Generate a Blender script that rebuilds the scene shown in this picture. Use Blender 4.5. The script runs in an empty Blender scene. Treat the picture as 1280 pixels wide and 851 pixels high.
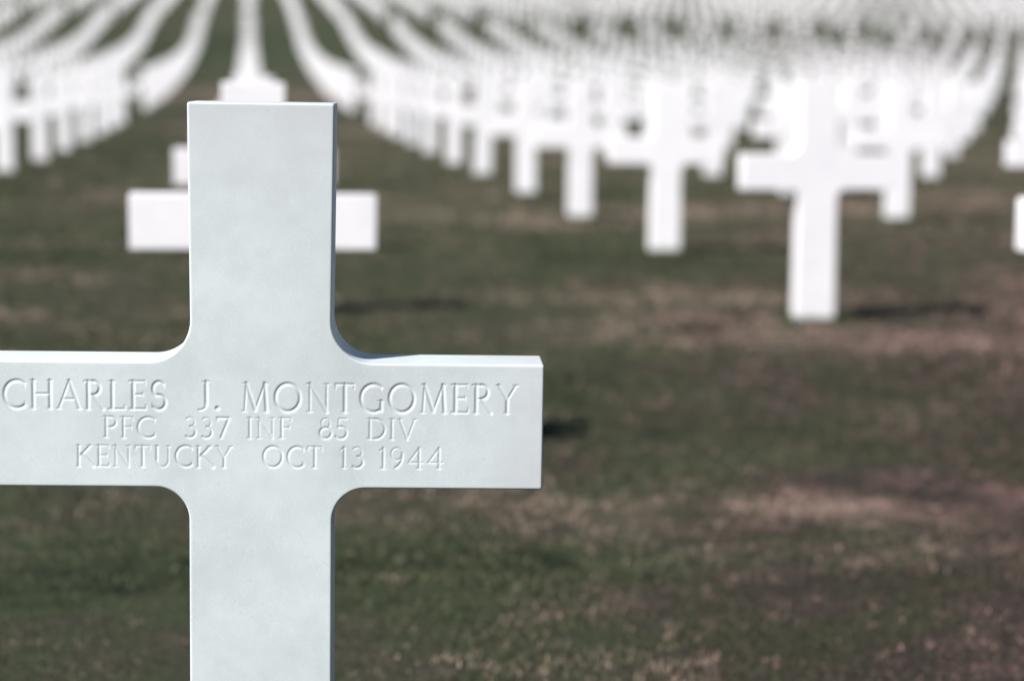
import bpy, bmesh, math
import numpy as np
from mathutils import Matrix, Vector, Euler

scene = bpy.context.scene
col = scene.collection
rng = np.random.default_rng(7)
R = math.radians

# ------------------------------------------------------------------ helpers
def link(o):
    col.objects.link(o)
    return o

def tag(o, label=None, cat=None, group=None, kind=None):
    if label: o['label'] = label
    if cat: o['category'] = cat
    if group: o['group'] = group
    if kind: o['kind'] = kind
    return o

def nodes_mat(name):
    m = bpy.data.materials.new(name)
    m.use_nodes = True
    nt = m.node_tree
    for n in list(nt.nodes):
        nt.nodes.remove(n)
    out = nt.nodes.new('ShaderNodeOutputMaterial')
    bs = nt.nodes.new('ShaderNodeBsdfPrincipled')
    nt.links.new(bs.outputs[0], out.inputs[0])
    return m, nt, bs

def noise(nt, scale, detail=3, rough=0.5, vec=None, dim='3D'):
    n = nt.nodes.new('ShaderNodeTexNoise')
    n.inputs['Scale'].default_value = scale
    n.inputs['Detail'].default_value = detail
    n.inputs['Roughness'].default_value = rough
    if vec: nt.links.new(vec, n.inputs['Vector'])
    return n.outputs['Fac']

def ramp(nt, fac, stops):
    r = nt.nodes.new('ShaderNodeValToRGB')
    e = r.color_ramp.elements
    e[0].position, e[0].color = stops[0][0], (*stops[0][1], 1)
    e[1].position, e[1].color = stops[1][0], (*stops[1][1], 1)
    for p, c in stops[2:]:
        x = e.new(p); x.color = (*c, 1)
    nt.links.new(fac, r.inputs[0])
    return r.outputs[0]

def mix(nt, fac, a, b, mode='MIX'):
    n = nt.nodes.new('ShaderNodeMix')
    n.data_type = 'RGBA'; n.blend_type = mode
    for v, i in ((fac, 0), (a, 6), (b, 7)):
        if isinstance(v, (int, float)): n.inputs[i].default_value = v
        elif isinstance(v, tuple): n.inputs[i].default_value = (*v, 1)
        else: nt.links.new(v, n.inputs[i])
    return n.outputs[2]

def math_n(nt, op, a, b=0.0, clamp=False):
    n = nt.nodes.new('ShaderNodeMath'); n.operation = op; n.use_clamp = clamp
    for v, i in ((a, 0), (b, 1)):
        if isinstance(v, (int, float)): n.inputs[i].default_value = v
        else: nt.links.new(v, n.inputs[i])
    return n.outputs[0]

# ------------------------------------------------------------------ materials
def marble(name, base, stain, speck_amt, veins=True):
    m, nt, bs = nodes_mat(name)
    tc = nt.nodes.new('ShaderNodeTexCoord')
    oi = nt.nodes.new('ShaderNodeObjectInfo')
    loc = nt.nodes.new('ShaderNodeVectorMath'); loc.operation = 'MULTIPLY_ADD'
    if not speck_amt: nt.links.new(oi.outputs['Random'], loc.inputs[0])
    loc.inputs[1].default_value = (17, 9, 23)
    nt.links.new(tc.outputs['Object'], loc.inputs[2])
    v = loc.outputs[0]
    blot = noise(nt, 6.0, 4, 0.62, v)
    c = ramp(nt, blot, [(0.34, stain), (0.62, base)])
    cloud = noise(nt, 17.0, 3, 0.55, v)
    c = mix(nt, math_n(nt, 'MULTIPLY', ramp(nt, cloud, [(0.5, (0, 0, 0)), (0.72, (1, 1, 1))]), 0.14), c, tuple(x * 0.8 for x in stain))
    if speck_amt:
        sp = noise(nt, 620.0, 1, 0.5, v)
        c = mix(nt, math_n(nt, 'MULTIPLY', ramp(nt, sp, [(0.60, (0, 0, 0)), (0.72, (1, 1, 1))]), speck_amt), c, (0.95, 0.97, 0.98))
        sp2 = noise(nt, 480.0, 2, 0.6, v)
        c = mix(nt, math_n(nt, 'MULTIPLY', ramp(nt, sp2, [(0.28, (1, 1, 1)), (0.42, (0, 0, 0))]), speck_amt * 0.4), c, (0.35, 0.38, 0.40))
        # small dirt pits gathered in patches, mostly near the top edge of the stem and the arm
        d1 = noise(nt, 260.0, 2, 0.5, v); d2 = noise(nt, 12.0, 2, 0.5, v)
        pit = math_n(nt, 'MULTIPLY', ramp(nt, d1, [(0.655, (0, 0, 0)), (0.70, (1, 1, 1))]),
                     ramp(nt, d2, [(0.52, (0, 0, 0)), (0.64, (1, 1, 1))]))
        c = mix(nt, math_n(nt, 'MULTIPLY', pit, 0.22), c, (0.22, 0.23, 0.24))
        # grey weathering where rain sits: under the top edge and towards the arm end
        sx = nt.nodes.new('ShaderNodeSeparateXYZ'); nt.links.new(tc.outputs['Object'], sx.inputs[0])
        mr = nt.nodes.new('ShaderNodeMapRange'); mr.inputs['From Min'].default_value = .93; mr.inputs['From Max'].default_value = 1.09
        nt.links.new(math_n(nt, 'ADD', sx.outputs['Z'], math_n(nt, 'MULTIPLY', cloud, 0.12)), mr.inputs['Value'])
        mr2 = nt.nodes.new('ShaderNodeMapRange'); mr2.inputs['From Min'].default_value = .33; mr2.inputs['From Max'].default_value = .42
        nt.links.new(math_n(nt, 'ADD', sx.outputs['X'], math_n(nt, 'MULTIPLY', cloud, 0.12)), mr2.inputs['Value'])
        g = math_n(nt, 'MULTIPLY', math_n(nt, 'MAXIMUM', mr.outputs[0], mr2.outputs[0]), 0.55)
        c = mix(nt, g, c, (0.50, 0.50, 0.53))
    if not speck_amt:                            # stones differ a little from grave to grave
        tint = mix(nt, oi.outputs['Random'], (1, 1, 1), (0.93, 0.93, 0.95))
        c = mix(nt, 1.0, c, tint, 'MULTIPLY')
    nt.links.new(c, bs.inputs['Base Color'])
    bs.inputs['Roughness'].default_value = 0.55
    bs.inputs['Specular IOR Level'].default_value = 0.35
    if speck_amt:
        bs.inputs['Subsurface Weight'].default_value = 0.12
        bs.inputs['Subsurface Radius'].default_value = (0.004, 0.004, 0.004)
        bs.inputs['Subsurface Scale'].default_value = 1.0
        b = nt.nodes.new('ShaderNodeBump')
        b.inputs['Strength'].default_value = 0.05
        b.inputs['Distance'].default_value = 0.0012
        h = math_n(nt, 'ADD', noise(nt, 420.0, 3, 0.6, v), math_n(nt, 'MULTIPLY', noise(nt, 60.0, 3, 0.6, v), 2.0))
        nt.links.new(h, b.inputs['Height'])
        nt.links.new(b.outputs[0], bs.inputs['Normal'])
    return m

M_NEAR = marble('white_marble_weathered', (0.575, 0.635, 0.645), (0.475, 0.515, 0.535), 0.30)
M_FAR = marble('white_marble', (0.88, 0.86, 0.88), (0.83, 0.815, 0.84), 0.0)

GREEN_D, GREEN, BROWN_D, BROWN, TAN = (.018, .024, .015), (.058, .070, .037), (.048, .047, .034), (.108, .092, .066), (.20, .155, .120)

def turf_mat():
    m, nt, bs = nodes_mat('dry_turf')
    tc = nt.nodes.new('ShaderNodeTexCoord'); v = tc.outputs['Object']
    at = nt.nodes.new('ShaderNodeAttribute'); at.attribute_name = 'dry'
    dry = at.outputs['Fac']
    n1 = noise(nt, 9.0, 5, 0.65, v)
    n2 = noise(nt, 75.0, 4, 0.7, v)
    f = math_n(nt, 'ADD', dry, math_n(nt, 'MULTIPLY', math_n(nt, 'SUBTRACT', n1, 0.5), 0.9))
    f = math_n(nt, 'ADD', f, math_n(nt, 'MULTIPLY', math_n(nt, 'SUBTRACT', n2, 0.5), 0.9), True)
    c = ramp(nt, f, [(0.0, GREEN_D), (1.0, TAN), (0.3, GREEN), (0.52, BROWN_D), (0.74, BROWN)])
    ar = nt.nodes.new('ShaderNodeAttribute'); ar.attribute_name = 'lens_cast'
    c = mix(nt, ar.outputs['Fac'], c, mix(nt, 1.0, c, (.88, .70, .84), 'MULTIPLY'))  # lens cast painted into the turf colour
    nt.links.new(c, bs.inputs['Base Color'])
    bs.inputs['Roughness'].default_value = 0.95
    bs.inputs['Specular IOR Level'].default_value = 0.1
    b = nt.nodes.new('ShaderNodeBump')
    b.inputs['Strength'].default_value = 0.9
    b.inputs['Distance'].default_value = 0.03
    nt.links.new(math_n(nt, 'ADD', n2, noise(nt, 24, 3, 0.6, v)), b.inputs['Height'])
    nt.links.new(b.outputs[0], bs.inputs['Normal'])
    return m

def blade_mat():
    m, nt, bs = nodes_mat('grass_blades')
    at = nt.nodes.new('ShaderNodeAttribute'); at.attribute_name = 'tone'
    c = ramp(nt, at.outputs['Fac'], [(0.0, (.028, .038, .020)), (1.0, (.46, .36, .28)), (0.3, (.085, .102, .050)), (0.5, BROWN_D), (0.72, (.20, .165, .12)), (0.87, TAN)])
    ar = nt.nodes.new('ShaderNodeAttribute'); ar.attribute_name = 'lens_cast'
    c = mix(nt, ar.outputs['Fac'], c, mix(nt, 1.0, c, (.88, .70, .84), 'MULTIPLY'))  # same lens cast painted into the blades
    nt.links.new(c, bs.inputs['Base Color'])
    bs.inputs['Roughness'].default_value = 0.7
    bs.inputs['Specular IOR Level'].default_value = 0.2
    return m

# ------------------------------------------------------------------ terrain
PY = [-400, -60, 0, 6, 9.2, 12.5, 16, 20, 26, 30, 35, 43, 55, 72, 85, 97, 115, 140, 170, 200, 300, 450, 700, 1200]
PZ = [-1.5, -.3, 0, -.09, -.065, -.045, -.085, -.105, -.115, -.135, -.155, -.155, -.09, .17, .60, 1.10, 3.0, 4.8, 6.75, 8.8, 15, 23, 30, 32]

def ground_z(y):
    y = np.asarray(y, float)
    s = 0
    for d in (-1.5, -.75, 0, .75, 1.5):
        k = np.clip(np.abs(y) * 0.04, 0.3, 12)
        s = s + np.interp(y + d * k, PY, PZ)
    return s / 5

def vnoise(x, y, seed):
    xi = np.floor(x).astype(np.int64); yi = np.floor(y).astype(np.int64)
    fx = x - xi; fy = y - yi
    fx = fx * fx * (3 - 2 * fx); fy = fy * fy * (3 - 2 * fy)
    def h(a, b):
        n = (a * 374761393 + b * 668265263 + seed * 1442695041) & 0xffffffff
        n = ((n ^ (n >> 13)) * 1274126177) & 0xffffffff
        return ((n ^ (n >> 16)) & 0xffff) / 65535.0
    return (h(xi, yi) * (1 - fx) + h(xi + 1, yi) * fx) * (1 - fy) + (h(xi, yi + 1) * (1 - fx) + h(xi + 1, yi + 1) * fx) * fy

DRY_SPOTS = [  # x, y, rx, ry, amount : worn or lush patches in the lawn
    (1.60, 5.42, .24, .12, .30), (0.95, 5.5, .28, .12, .18), (2.2, 5.5, .3, .12, .12), (1.25, 7.0, .28, .3, -.02),
    (0.4, 4.9, .5, .22, -.28), (-.35, 4.7, .4, .3, -.30), (2.3, 3.9, .8, .9, .06), (3.2, 11.2, .9, .5, .10), (1.2, 10.4, .6, .3, .12),
    (2.3, 16.5, 1.4, .7, .28), (4.6, 17.5, 2.0, 1.0, .35), (-1.3, 9.6, .5, .35, .28), (3.3, 9.0, .5, .15, .12), (-.35, 8.9, .25, .25, .2),
    (1.0, 8.2, .7, .4, -.12), (1.6, 12.9, 1.2, .8, -.15), (0.6, 14.5, 1.5, 1.0, -.18), (0.0, 66, 9, 7, .45), (0.0, 100, 20, 12, -.2),
    (0.8, 40, 2.4, 4, .22), (-1.0, 3.9, .5, .5, .10), (1.0, 3.6, .6, .4, .08)]

def dryness(x, y):
    f = .42 + 0 * x
    d = np.sqrt(x * x + y * y)
    f = f + .36 * (vnoise(x * .9 + 3, y * .9, 1) - .5) + .34 * (vnoise(x * 2.7, y * 2.7, 2) - .5) + .26 * (vnoise(x * 7.1, y * 7.1, 3) - .5)
    f = f + .22 * (vnoise(x * .23 + 9, y * .3, 4) - .5)
    f = f + .06 * np.clip(x / np.maximum(y, 2) * 4, -1, 1.5)  # browner to the right: lens cast put into the lawn tone
    for (a, b, rx, ry, am) in DRY_SPOTS:
        f = f + am * np.exp(-((x - a) / rx) ** 2 - ((y - b) / ry) ** 2)
    return np.clip(f, 0.02, 1)

def lens_cast(x, y):                                 # purplish lens cast painted into the lawn colour, growing to the right
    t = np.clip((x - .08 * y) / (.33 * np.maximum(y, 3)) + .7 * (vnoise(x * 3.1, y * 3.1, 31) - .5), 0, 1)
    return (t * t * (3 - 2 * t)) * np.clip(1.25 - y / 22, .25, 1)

def axis(segs):
    out = [segs[0][0]]
    for a, b, st in segs:
        n = max(1, int(round((b - a) / st)))
        out += list(np.linspace(a, b, n + 1)[1:])
    return np.array(out)

def make_grid_mesh(name, xs, ys, zf, mat):
    X, Y = np.meshgrid(xs, ys)
    Z = zf(X, Y)
    nx, ny = len(xs), len(ys)
    co = np.stack([X, Y, Z], -1).reshape(-1, 3)
    i = np.arange((nx - 1) * (ny - 1)); r = i // (nx - 1); c = i % (nx - 1)
    a = r * nx + c
    q = np.stack([a, a + 1, a + nx + 1, a + nx], -1)
    me = mesh_np(name, co, q, mat)
    return me, X, Y

def mesh_np(name, co, faces, mat, smooth=True):
    me = bpy.data.meshes.new(name)
    k = faces.shape[1]
    me.vertices.add(len(co)); me.vertices.foreach_set('co', np.asarray(co, np.float32).ravel())
    me.loops.add(faces.size); me.loops.foreach_set('vertex_index', faces.astype(np.int32).ravel())
    me.polygons.add(len(faces))
    me.polygons.foreach_set('loop_start', np.arange(0, faces.size, k, dtype=np.int32))
    me.polygons.foreach_set('loop_total', np.full(len(faces), k, np.int32))
    me.polygons.foreach_set('use_smooth', np.full(len(faces), smooth, bool))
    me.materials.append(mat)
    me.update(calc_edges=True)
    return me

gx = axis([(-900, -120, 60), (-120, -30, 5), (-30, -4, .8), (-4, 8, .06), (8, 30, .6), (30, 120, 3), (120, 900, 60)])
gy = axis([(-400, -20, 40), (-20, 0, 2), (0, 14, .07), (14, 40, .3), (40, 130, 1), (130, 220, 3), (220, 1200, 50)])
gm, GX, GY = make_grid_mesh('ground', gx, gy, lambda X, Y: ground_z(Y) + .012 * (vnoise(X * 1.7, Y * 1.7, 9) - .5), turf_mat())
a = gm.attributes.new('dry', 'FLOAT', 'POINT')
a.data.foreach_set('value', dryness(GX, GY).astype(np.float32).ravel())
a = gm.attributes.new('lens_cast', 'FLOAT', 'POINT')
a.data.foreach_set('value', lens_cast(GX, GY).astype(np.float32).ravel())
ground = link(bpy.data.objects.new('ground', gm))
tag(ground, 'dry patchy brown and green lawn of the cemetery rising to a slope', 'ground', kind='structure')

# ------------------------------------------------------------------ crosses
HS, AB, AT, TOP = .3524, .552, .710, 1.030      # half span, arm bottom, arm top, height
TH = .045                                       # half thickness

def outline(seg):
    wt, wj, wl, wb = .090, .0872, .089, .0925
    def arc(cx, cz, r, a0, a1):
        return [(cx + r * math.cos(R(a0 + (a1 - a0) * i / seg)), cz + r * math.sin(R(a0 + (a1 - a0) * i / seg))) for i in range(seg + 1)]
    ru, rl = .052, .042
    right = [(wb, -.30), (wl, AB - .25)]
    right += arc(wl + rl, AB - rl, rl, 180, 90)
    right += [(HS, AB), (HS, AT)]
    right += arc(wj + ru, AT + ru, ru, 270, 180)
    right += [(wt, TOP)]
    left = [(-x, z) for x, z in reversed(right)]
    return right + left                          # counter-clockwise seen from the front (-Y)

def cross_bm(seg, bev, bseg, hole=None):
    bm = bmesh.new()
    pts = outline(seg)
    fr = [bm.verts.new((x, -TH, z)) for x, z in pts]
    bk = [bm.verts.new((x, TH, z)) for x, z in pts]
    n = len(pts)
    front = bm.faces.new(fr)
    back = bm.faces.new(list(reversed(bk)))
    for i in range(n):
        j = (i + 1) % n
        bm.faces.new((fr[j], fr[i], bk[i], bk[j]))
    bmesh.ops.recalc_face_normals(bm, faces=bm.faces)
    rim = [e for e in bm.edges if any(abs(f.normal.y) > .9 for f in e.link_faces) and any(abs(f.normal.y) < .1 for f in e.link_faces)]
    corners = [e for e in bm.edges if e not in rim and abs(e.verts[0].co.y - e.verts[1].co.y) > .05
               and e.calc_face_angle(0) > R(60)]
    bmesh.ops.bevel(bm, geom=rim + corners, offset=bev, segments=bseg, profile=.6, affect='EDGES', clamp_overlap=True)
    if hole:
        x0, x1, z0, z1 = hole
        f = max((f for f in bm.faces if f.normal.y < -.99), key=lambda f: f.calc_area())
        es = list(f.edges)
        bmesh.ops.delete(bm, geom=[f], context='FACES_ONLY')
        hv = [bm.verts.new((x, -TH, z)) for x, z in ((x0, z0), (x1, z0), (x1, z1), (x0, z1))]
        he = [bm.edges.new((hv[i], hv[(i + 1) % 4])) for i in range(4)]
        r = bmesh.ops.triangle_fill(bm, edges=es + he, use_beauty=True, normal=(0, -1, 0))
        for g in r['geom']:
            if isinstance(g, bmesh.types.BMFace):
                g.normal_update()
                if g.normal.y > 0: g.normal_flip()
    return bm

def shade(me):
    me.update()
    fl = [abs(p.normal.y) < .995 for p in me.polygons]
    me.set_sharp_from_angle(angle=R(50))
    me.polygons.foreach_set('use_smooth', fl)

# ---- lettering: every glyph is a set of strokes (polyline, half width)
TK, TN, SF = .060, .040, .030
def arc_pts(cx, cy, rx, ry, a0, a1, n=22):
    return [(cx + rx * math.cos(R(a0 + (a1 - a0) * i / n)), cy + ry * math.sin(R(a0 + (a1 - a0) * i / n))) for i in range(n + 1)]
def serif(x, y, w=.085):
    return ([(x - w, y), (x + w, y)], SF)
def vser(x, y0, y1):
    return ([(x, y0), (x, y1)], SF)
G = {
 'A': (.78, [([(.02, 0), (.40, 1)], TN), ([(.40, 1), (.76, 0)], TK), ([(.15, .34), (.63, .34)], TN), serif(.03, .0, .08), serif(.75, .0, .08)]),
 'C': (.80, [(arc_pts(.50, .5, .45, .5, 52, 308, 30), TK), vser(.78, .78, .93), vser(.78, .08, .22)]),
 'D': (.82, [([(.12, 0), (.12, 1)], TK), ([(.0, 1), (.34, 1)], TN), ([(.0, 0), (.34, 0)], TN), (arc_pts(.34, .5, .44, .5, 90, -90, 26), TK)]),
 'E': (.58, [([(.12, 0), (.12, 1)], TK), ([(.0, 1), (.54, 1)], TN), ([(.12, .52), (.46, .52)], TN), ([(.0, 0), (.57, 0)], TN), vser(.55, .88, 1), vser(.58, 0, .14), vser(.47, .45, .59)]),
 'F': (.54, [([(.12, 0), (.12, 1)], TK), ([(.0, 1), (.52, 1)], TN), ([(.12, .52), (.44, .52)], TN), serif(.12, 0, .10), vser(.53, .86, 1), vser(.45, .45, .59)]),
 'G': (.86, [(arc_pts(.50, .5, .45, .5, 52, 300, 30), TK), ([(.78, .04), (.78, .40)], TK), serif(.76, .40, .10), vser(.77, .80, .93)]),
 'H': (.84, [([(.12, 0), (.12, 1)], TK), ([(.72, 0), (.72, 1)], TK), ([(.12, .52), (.72, .52)], TN), serif(.12, 0), serif(.12, 1), serif(.72, 0), serif(.72, 1)]),
 'I': (.22, [([(.11, 0), (.11, 1)], TK), serif(.11, 0, .10), serif(.11, 1, .10)]),
 'J': (.42, [([(.30, 1), (.30, .18)], TK), (arc_pts(.10, .18, .20, .20, 0, -100, 12), TN), serif(.30, 1, .11)]),
 'K': (.78, [([(.12, 0), (.12, 1)], TK), ([(.12, .42), (.66, 1)], .055), ([(.25, .56), (.80, .01)], .088), serif(.80, .0, .05), serif(.12, 0), serif(.12, 1), serif(.64, 1)]),
 'L': (.58, [([(.12, 0), (.12, 1)], TK), ([(.0, 0), (.55, 0)], TN), serif(.12, 1, .11), vser(.56, 0, .14)]),
 'M': (.98, [([(.10, 0), (.16, 1)], TN), ([(.16, 1), (.48, .04)], TK), ([(.48, .04), (.82, 1)], TN), ([(.82, 1), (.88, 0)], TK), serif(.10, 0), serif(.88, 0), serif(.12, 1, .06), serif(.86, 1, .06)]),
 'N': (.86, [([(.14, 0), (.14, 1)], TN), ([(.14, 1), (.74, 0)], TK), ([(.74, 0), (.74, 1)], TN), serif(.14, 0), serif(.10, 1, .07), serif(.74, 1)]),
 'O': (.98, [(arc_pts(.49, .5, .44, .5, 0, 360, 40), TK)]),
 'P': (.60, [([(.12, 0), (.12, 1)], TK), ([(.0, 1), (.30, 1)], TN), (arc_pts(.30, .74, .26, .26, 90, -90, 18), TK), ([(.12, .48), (.30, .48)], TN), serif(.12, 0, .10)]),
 'R': (.70, [([(.12, 0), (.12, 1)], TK), ([(.0, 1), (.30, 1)], TN), (arc_pts(.30, .75, .24, .25, 90, -90, 18), TK), ([(.12, .50), (.30, .50)], TN), ([(.30, .50), (.66, 0)], TK), serif(.12, 0)]),
 'S': (.58, [(arc_pts(.29, .745, .21, .255, 40, 240, 20) + arc_pts(.29, .26, .24, .26, 80, -140, 22), TK), vser(.48, .80, .94), vser(.06, .06, .20)]),
 'T': (.72, [([(.36, 0), (.36, 1)], TK), ([(.03, 1), (.69, 1)], TN), serif(.36, 0, .10), vser(.03, .84, 1), vser(.69, .84, 1)]),
 'U': (.80, [([(.13, 1), (.13, .32)], TK), (arc_pts(.40, .32, .27, .32, 180, 360, 20), TN), ([(.67, .32), (.67, 1)], TN), serif(.13, 1), serif(.67, 1)]),
 'V': (.78, [([(.06, 1), (.39, 0)], TK), ([(.39, 0), (.72, 1)], TN), serif(.06, 1, .08), serif(.72, 1, .08)]),
 'Y': (.74, [([(.06, 1), (.37, .48)], TK), ([(.68, 1), (.37, .48)], TN), ([(.37, .48), (.37, 0)], TK), serif(.06, 1, .08), serif(.68, 1, .08), serif(.37, 0, .10)]),
 '.': (.14, [([(.06, .05), (.075, .05)], .075)]),
 '1': (.26, [([(.14, 0), (.14, 1)], TK), ([(.0, .86), (.14, 1)], TN), serif(.14, 0, .10)]),
 '3': (.54, [(arc_pts(.25, .76, .20, .24, 140, -80, 18), TN), (arc_pts(.24, .28, .25, .28, 80, -128, 22), TK)]),
 '4': (.66, [([(.48, 0), (.48, 1)], TK), ([(.48, 1), (.03, .28)], TN), ([(.03, .28), (.64, .28)], TN), serif(.48, 0, .10)]),
 '5': (.54, [([(.13, 1), (.48, 1)], TN), ([(.13, 1), (.11, .56)], TN), (arc_pts(.21, .30, .27, .30, 112, -140, 24), TK)]),
 '7': (.56, [([(.02, 1), (.54, 1)], TK), ([(.54, 1), (.18, 0)], TK), vser(.03, .86, 1)]),
 '8': (.56, [(arc_pts(.28, .76, .19, .24, 0, 360, 26), TN), (arc_pts(.28, .27, .25, .27, 0, 360, 28), TK)]),
 '9': (.56, [(arc_pts(.27, .70, .23, .30, 0, 360, 26), TN), (arc_pts(.10, .66, .41, .66, 8, -72, 18), TK)]),
}
WORDS = [  # word, x0, x1, base z, top z (metres on the face)
 ('CHARLES', -.3178, -.1160, .6502, .6848), ('J.', -.0790, -.0508, .6502, .6850), ('MONTGOMERY', -.0232, .3196, .6490, .6838),
 ('PFC', -.1946, -.1308, .6146, .6402), ('337', -.0946, -.0386, .6150, .6402), ('INF', -.0166, .0378, .6150, .6402),
 ('85', .0728, .1087, .6151, .6402), ('DIV', .1325, .1933, .6151, .6402),
 ('KENTUCKY', -.2287, -.0355, .5780, .6040), ('OCT', .0023, .0768, .5782, .6042), ('13', .0998, .1287, .5782, .6040), ('1944', .1487, .2279, .5781, .6038)]

PX0, PX1, PZ0, PZ1 = -.338, .338, .566, .697
def inscription_mesh():
    st = .00065
    nx = int((PX1 - PX0) / st) + 1; nz = int((PZ1 - PZ0) / st) + 1
    xs = np.linspace(PX0, PX1, nx); zs = np.linspace(PZ0, PZ1, nz)
    H = np.zeros((nz, nx))
    def stroke(p, q, hw, dep):
        x0, x1 = min(p[0], q[0]) - hw, max(p[0], q[0]) + hw
        z0, z1 = min(p[1], q[1]) - hw, max(p[1], q[1]) + hw
        i0, i1 = np.searchsorted(xs, [x0, x1]); j0, j1 = np.searchsorted(zs, [z0, z1])
        if i1 <= i0 or j1 <= j0: return
        X, Z = np.meshgrid(xs[i0:i1], zs[j0:j1])
        dx, dz = q[0] - p[0], q[1] - p[1]
        L = dx * dx + dz * dz + 1e-12
        t = np.clip(((X - p[0]) * dx + (Z - p[1]) * dz) / L, 0, 1)
        d = np.hypot(X - p[0] - t * dx, Z - p[1] - t * dz) / hw
        v = dep * np.clip(1 - d, 0, 1) ** .85
        H[j0:j1, i0:i1] = np.maximum(H[j0:j1, i0:i1], v)
    for w, x0, x1, zb, zt in WORDS:
        cap = zt - zb
        adv = [G[c][0] for c in w]
        gaps = (len(w) - 1) * .17
        sx = (x1 - x0) / (sum(adv) + gaps)
        x = x0
        for c, ad in zip(w, adv):
            wob = (rng.random() - .5) * .0006
            for pl, hw in G[c][1]:
                hwm = max(hw * cap * 1.3, .0013)
                P = [(x + a * sx, zb + wob + b * cap) for a, b in pl]
                for p, q in zip(P[:-1], P[1:]):
                    stroke(p, q, hwm, min(.0018, hwm * .54))
            x += (ad + .17) * sx
    # the cutter leaves the walls slightly soft
    for _ in range(3):
        K = H.copy()
        K[1:-1, 1:-1] = (4 * H[1:-1, 1:-1] + H[:-2, 1:-1] + H[2:, 1:-1] + H[1:-1, :-2] + H[1:-1, 2:]) / 8
        H = K
    X, Z = np.meshgrid(xs, zs)
    co = np.stack([X, -TH + H, Z], -1).reshape(-1, 3)
    i = np.arange((nx - 1) * (nz - 1)); r = i // (nx - 1); c = i % (nx - 1)
    a = r * nx + c
    q = np.stack([a, a + 1, a + nx + 1, a + nx], -1)
    return mesh_np('inscription', co, q, M_NEAR)

CX = .0125
ROWY = [2.685, 6.2, 9.5, 12.78, 16.15, 19.5] + [22.9 + 3.4 * i for i in range(29)] + [122.5 + 4.1 * i for i in range(16)]

# the inscribed cross
bm = cross_bm(14, .0036, 4, hole=(PX0, PX1, PZ0, PZ1))
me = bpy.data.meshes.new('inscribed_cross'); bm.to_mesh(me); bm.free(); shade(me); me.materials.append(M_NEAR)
near = link(bpy.data.objects.new('inscribed_cross', me))
near.rotation_euler = (0, R(.10), -R(4.8))
near.location = (CX + TH * math.sin(R(4.8)), 2.64 + TH * math.cos(R(4.8)), 0)
tag(near, 'large sharp white marble cross with a carved name, closest grave to the camera', 'grave marker')
ins = link(bpy.data.objects.new('inscription', inscription_mesh()))
ins.parent = near
ins['label'] = 'carved name, unit and date lines across the arms'

# the plain crosses behind it
def cross_mesh(name, seg, bev, bseg):
    bm = cross_bm(seg, bev, bseg)
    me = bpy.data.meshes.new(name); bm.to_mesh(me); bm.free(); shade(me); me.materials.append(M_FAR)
    return me
mesh_mid = cross_mesh('marble_cross', 8, .0045, 2)
mesh_low = cross_mesh('marble_cross_small', 3, .004, 1)

yaw0, pitch0, roll0 = R(7.0717), R(7.3307), R(.7605)
F = 2667 / 1280                                  # focal length in picture widths
HC = 1.079
fw = Vector((math.sin(yaw0) * math.cos(pitch0), math.cos(yaw0) * math.cos(pitch0), -math.sin(pitch0)))
rt = Vector((math.cos(yaw0), -math.sin(yaw0), 0)); up = rt.cross(fw)

def in_view(x, y, z, m=.0):
    """is any part of a cross standing at (x, y, z) inside the picture?"""
    us, vs = [], []
    for dx, dz in ((0, 0), (-.35, .65), (.35, .65), (0, 1.03)):
        p = Vector((x + dx, y, z + dz - HC)); d = p.dot(fw)
        if d < .3: return False
        us.append(F * p.dot(rt) / d); vs.append(F * p.dot(up) / d)
    return max(us) > -.5 - m and min(us) < .5 + m and max(vs) > -.333 - m and min(vs) < .333 + m

sites = []
for k, y0 in enumerate(ROWY[1:], start=1):
    if k in (13, 14): continue                   # a grass walk crosses the plot here
    for n in range(-30, 40):
        x = CX + 2.5 * n; y = y0
        if k >= 5:
            x += rng.normal(0, .022); y += rng.normal(0, .03)
        if abs(y0 - (119.5 - .32 * x)) < 2.7: continue   # the second walk, higher up
        if y0 > 176: continue
        if (k, n) == (1, 1): x += .155
        if (k, n) == (2, 1): x += .035; y -= .08
        if n == 0 and k in (2, 3): x += .010; y += .1
        if (k, n) == (5, 3): x += .03
        z = float(ground_z(y))
        if k == 1: z += .08                      # these two stand a little prouder of the turf
        if (k, n) == (2, 0): z += .05
        if (k, n) == (2, 1): z += .055
        if in_view(x, y, z, .012 if y < 40 else .03):
            sites.append((k, n, x, y, z, in_view(x, y, z)))
sites.sort(key=lambda s: s[3] * 1.0 + abs(s[2]) * .12)
solo, rest = sites[:299], sites[299:]

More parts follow.
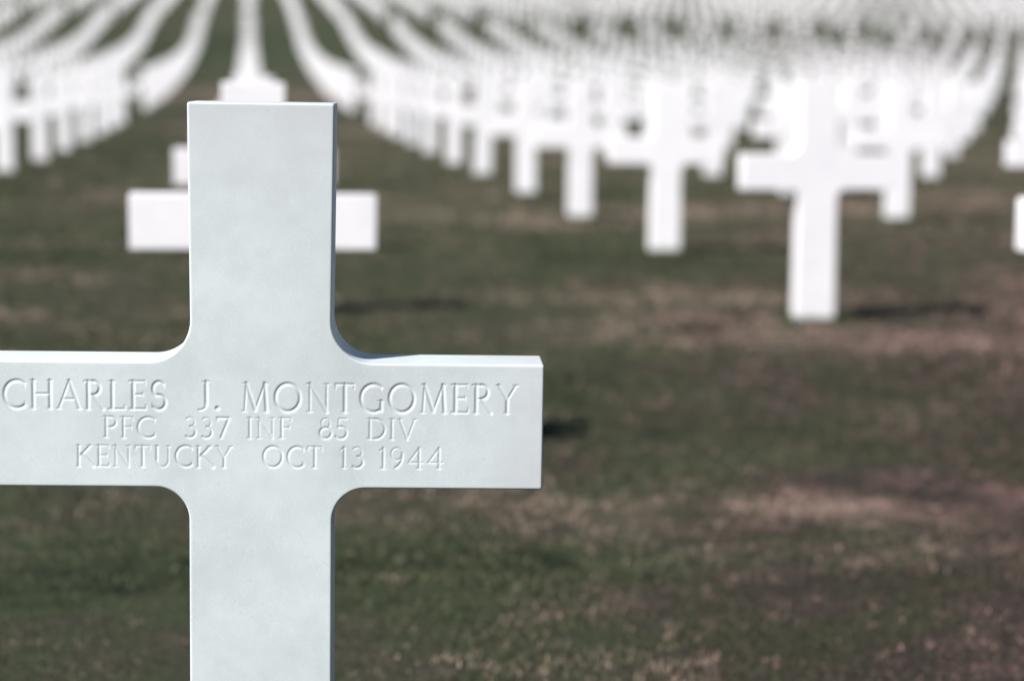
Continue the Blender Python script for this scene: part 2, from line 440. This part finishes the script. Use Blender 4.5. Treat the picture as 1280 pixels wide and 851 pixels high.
ORD = ['nearest', 'second', 'third', 'fourth', 'fifth', 'sixth', 'seventh', 'eighth', 'ninth', 'tenth', 'eleventh', 'twelfth',
       'thirteenth', 'fourteenth', 'fifteenth', 'sixteenth', 'seventeenth', 'eighteenth', 'nineteenth', 'twentieth',
       'twenty-first', 'twenty-second', 'twenty-third', 'twenty-fourth', 'twenty-fifth', 'twenty-sixth', 'twenty-seventh', 'twenty-eighth',
       'twenty-ninth', 'thirtieth']
CNT = ['', 'first', 'second', 'third', 'fourth', 'fifth', 'sixth', 'seventh', 'eighth', 'ninth', 'tenth', 'eleventh', 'twelfth', 'thirteenth',
       'fourteenth', 'fifteenth', 'sixteenth', 'seventeenth', 'eighteenth', 'nineteenth', 'twentieth', 'twenty-first', 'twenty-second']
GROUP = 'blurred white marble crosses in rows across the lawn'
count = {}
def label_for(k, n):
    c = count.get(n, 0); count[n] = c + 1
    o = ORD[c] if c < len(ORD) else 'last'
    if n == 0:
        return {0: 'blurred white cross directly behind the inscribed cross, its arms showing on both sides'}.get(
            c, f'small white marble cross, {o} in the column straight behind the inscribed cross')
    side = 'right' if n > 0 else 'left'
    return f'white marble cross, {o} visible in the {CNT[abs(n)]} column to the {side} of the inscribed cross'

for k, n, x, y, z, vis in sorted(solo, key=lambda s: (s[1], s[0])):
    o = link(bpy.data.objects.new('marble_cross', mesh_mid if y < 24 else mesh_low))
    jit = rng.normal(0, 1, 4)
    o.location = (x, y, z + (.006 * jit[0] if k > 3 else 0))
    o.rotation_euler = (R(.5 * jit[1]), R(.35 * jit[2]) if k > 1 else 0, R(1.1 * jit[3]) if k > 1 else R(-.4))
    tag(o, label_for(k, n), 'grave marker', GROUP)

# beyond the 300 that show largest: the small crosses up the far slope as one mass
src = mesh_low
V = np.array([v.co[:] for v in src.vertices]); P = [list(p.vertices) for p in src.polygons]
bm = bmesh.new(); bm.from_mesh(src); bmesh.ops.triangulate(bm, faces=bm.faces)
bm.verts.ensure_lookup_table()
T = np.array([[v.index for v in f.verts] for f in bm.faces]); V = np.array([v.co[:] for v in bm.verts]); bm.free()
cos, fcs = [], []
for i, (k, n, x, y, z, vis) in enumerate(rest):
    an = R(1.0) * rng.normal(); c, s = math.cos(an), math.sin(an)
    cos.append(np.stack([V[:, 0] * c - V[:, 1] * s + x, V[:, 0] * s + V[:, 1] * c + y, V[:, 2] + z], -1))
    fcs.append(T + i * len(V))
me = mesh_np('distant_crosses', np.concatenate(cos), np.concatenate(fcs), M_FAR, smooth=False)
far = link(bpy.data.objects.new('distant_crosses', me))
tag(far, 'hundreds of tiny white crosses covering the far slope along the top', 'grave markers', kind='stuff')
print('SITES', len(sites), len(solo), 'solo reach', max(s[3] for s in solo), 'visible solo', sum(s[5] for s in solo))

# ------------------------------------------------------------------ grass blades on the near lawn
def make_grass():
    X, Y, S = [], [], []
    for y0, y1, dens, sc in ((2.3, 4.6, 15000, .75), (4.6, 7.5, 7500, 1.1), (7.5, 12.5, 2600, 1.8), (12.5, 20, 1100, 2.8), (20, 32, 420, 4.0), (32, 46, 180, 5.0)):
        n = int(1.5 * dens * ((y1 - y0) * (.62 * (y0 + y1) / 2 + .8)))
        y = rng.uniform(y0, y1, n)
        u = rng.uniform(0, 1, n)
        xa = -.16 * y - .4; xb = .44 * y + .4
        x = xa + u * (xb - xa)
        cl = .5 * vnoise(x * 13, y * 13, 21) + .5 * vnoise(x * 31, y * 31, 22)
        keep = rng.random(n) < np.clip((cl - .30) * 3.2, .06, 1)
        X.append(x[keep]); Y.append(y[keep]); S.append(np.full(keep.sum(), sc))
    # longer grass the mower leaves round the foot of each marker
    nb = sum(len(a) for a in X)
    for k, n, x, y, z, vis in solo:
        if y < 24:
            m = 1300
            a = rng.uniform(-.16, .16, m); b = rng.uniform(-.11, .08, m)
            out = (np.abs(a) > .092) | (np.abs(b) > .047)
            X.append(x + a[out]); Y.append(y + b[out]); S.append(np.full(out.sum(), -1.0))
    X = np.concatenate(X); Y = np.concatenate(Y); S = np.concatenate(S)
    tuft = S < 0; sc = np.where(tuft, 1.6, S)
    n = len(X)
    dry = dryness(X, Y)
    tone = np.clip(dry + rng.normal(0, .17, n) + .55 * (vnoise(X * 22, Y * 22, 5) - .5) + .45 * (vnoise(X * 48, Y * 48, 6) - .5), 0, 1)
    tone = np.where(tuft, np.clip(rng.normal(.2, .12, n), 0, .5), tone)
    h = rng.uniform(.006, .017, n) * np.sqrt(sc) * np.where(tuft, 2.5, 1)
    w = rng.uniform(.0011, .0022, n) * sc
    az = rng.uniform(0, 2 * math.pi, n)
    ln = rng.uniform(.2, 1.0, n) * h
    bx, by = np.cos(az), np.sin(az)
    az2 = az + rng.normal(1.57, .5, n)
    wx, wy = np.cos(az2) * w, np.sin(az2) * w
    Z = ground_z(Y) - .004
    base = np.stack([X, Y, Z], -1)
    W = np.stack([wx, wy, 0 * w], -1)
    mid = base + np.stack([bx * ln * .35, by * ln * .35, h * .65], -1)
    tip = base + np.stack([bx * ln, by * ln, h], -1)
    co = np.stack([base - W, base + W, mid + W * .8, mid - W * .8, tip], 1).reshape(-1, 3)
    i = np.arange(n)[:, None] * 5
    t = np.concatenate([i + [0, 1, 2], i + [0, 2, 3], i + [3, 2, 4]], 0)
    me = mesh_np('grass', co, t, blade_mat(), smooth=False)
    at = me.attributes.new('tone', 'FLOAT', 'POINT')
    at.data.foreach_set('value', np.repeat(tone, 5).astype(np.float32))
    at = me.attributes.new('lens_cast', 'FLOAT', 'POINT')
    at.data.foreach_set('value', np.repeat(np.where(tuft, 0, lens_cast(X, Y)), 5).astype(np.float32))
    print('BLADES', n)
    return me
gr = link(bpy.data.objects.new('grass', make_grass()))
tag(gr, 'short mown grass, part green and part withered brown, on the near lawn', 'grass', kind='stuff')

# ------------------------------------------------------------------ light
AZ, EL = R(33), R(42.4)                          # sun stands left of and a little behind the camera
sun_dir = Vector((-math.cos(EL) * math.cos(AZ), -math.cos(EL) * math.sin(AZ), math.sin(EL)))
sd = bpy.data.lights.new('sun', 'SUN'); sd.energy = 5.0; sd.angle = R(.53); sd.color = (1.0, .965, .91)
so = link(bpy.data.objects.new('sun', sd)); so.rotation_euler = sun_dir.to_track_quat('Z', 'Y').to_euler()
w = bpy.data.worlds.new('World'); scene.world = w; w.use_nodes = True
nt = w.node_tree
bg = nt.nodes['Background']
sky = nt.nodes.new('ShaderNodeTexSky'); sky.sky_type = 'NISHITA'; sky.sun_disc = False
sky.sun_elevation = EL
sky.sun_rotation = math.atan2(sun_dir.x, sun_dir.y)
sky.altitude = 200; sky.air_density = 1.0; sky.dust_density = .6
nt.links.new(sky.outputs[0], bg.inputs[0]); bg.inputs[1].default_value = .055

# ------------------------------------------------------------------ camera
cd = bpy.data.cameras.new('camera'); cam = link(bpy.data.objects.new('camera', cd))
cd.sensor_width = 36; cd.lens = 36 * F; cd.clip_start = .05; cd.clip_end = 3000
Mr = Matrix((rt, up, -fw)).transposed()          # columns: right, up, back
rr = Matrix.Rotation(roll0, 3, 'Z')              # turns the picture content clockwise
cam.matrix_world = Matrix.Translation((0, 0, HC)) @ (Mr @ rr).to_4x4()
cd.dof.use_dof = True; cd.dof.focus_distance = 2.66; cd.dof.aperture_fstop = 2.7; cd.dof.aperture_blades = 0
scene.camera = cam

scene.view_settings.view_transform = 'Standard'
scene.view_settings.look = 'None'
scene.view_settings.gamma = 1
scene.view_settings.exposure = .62
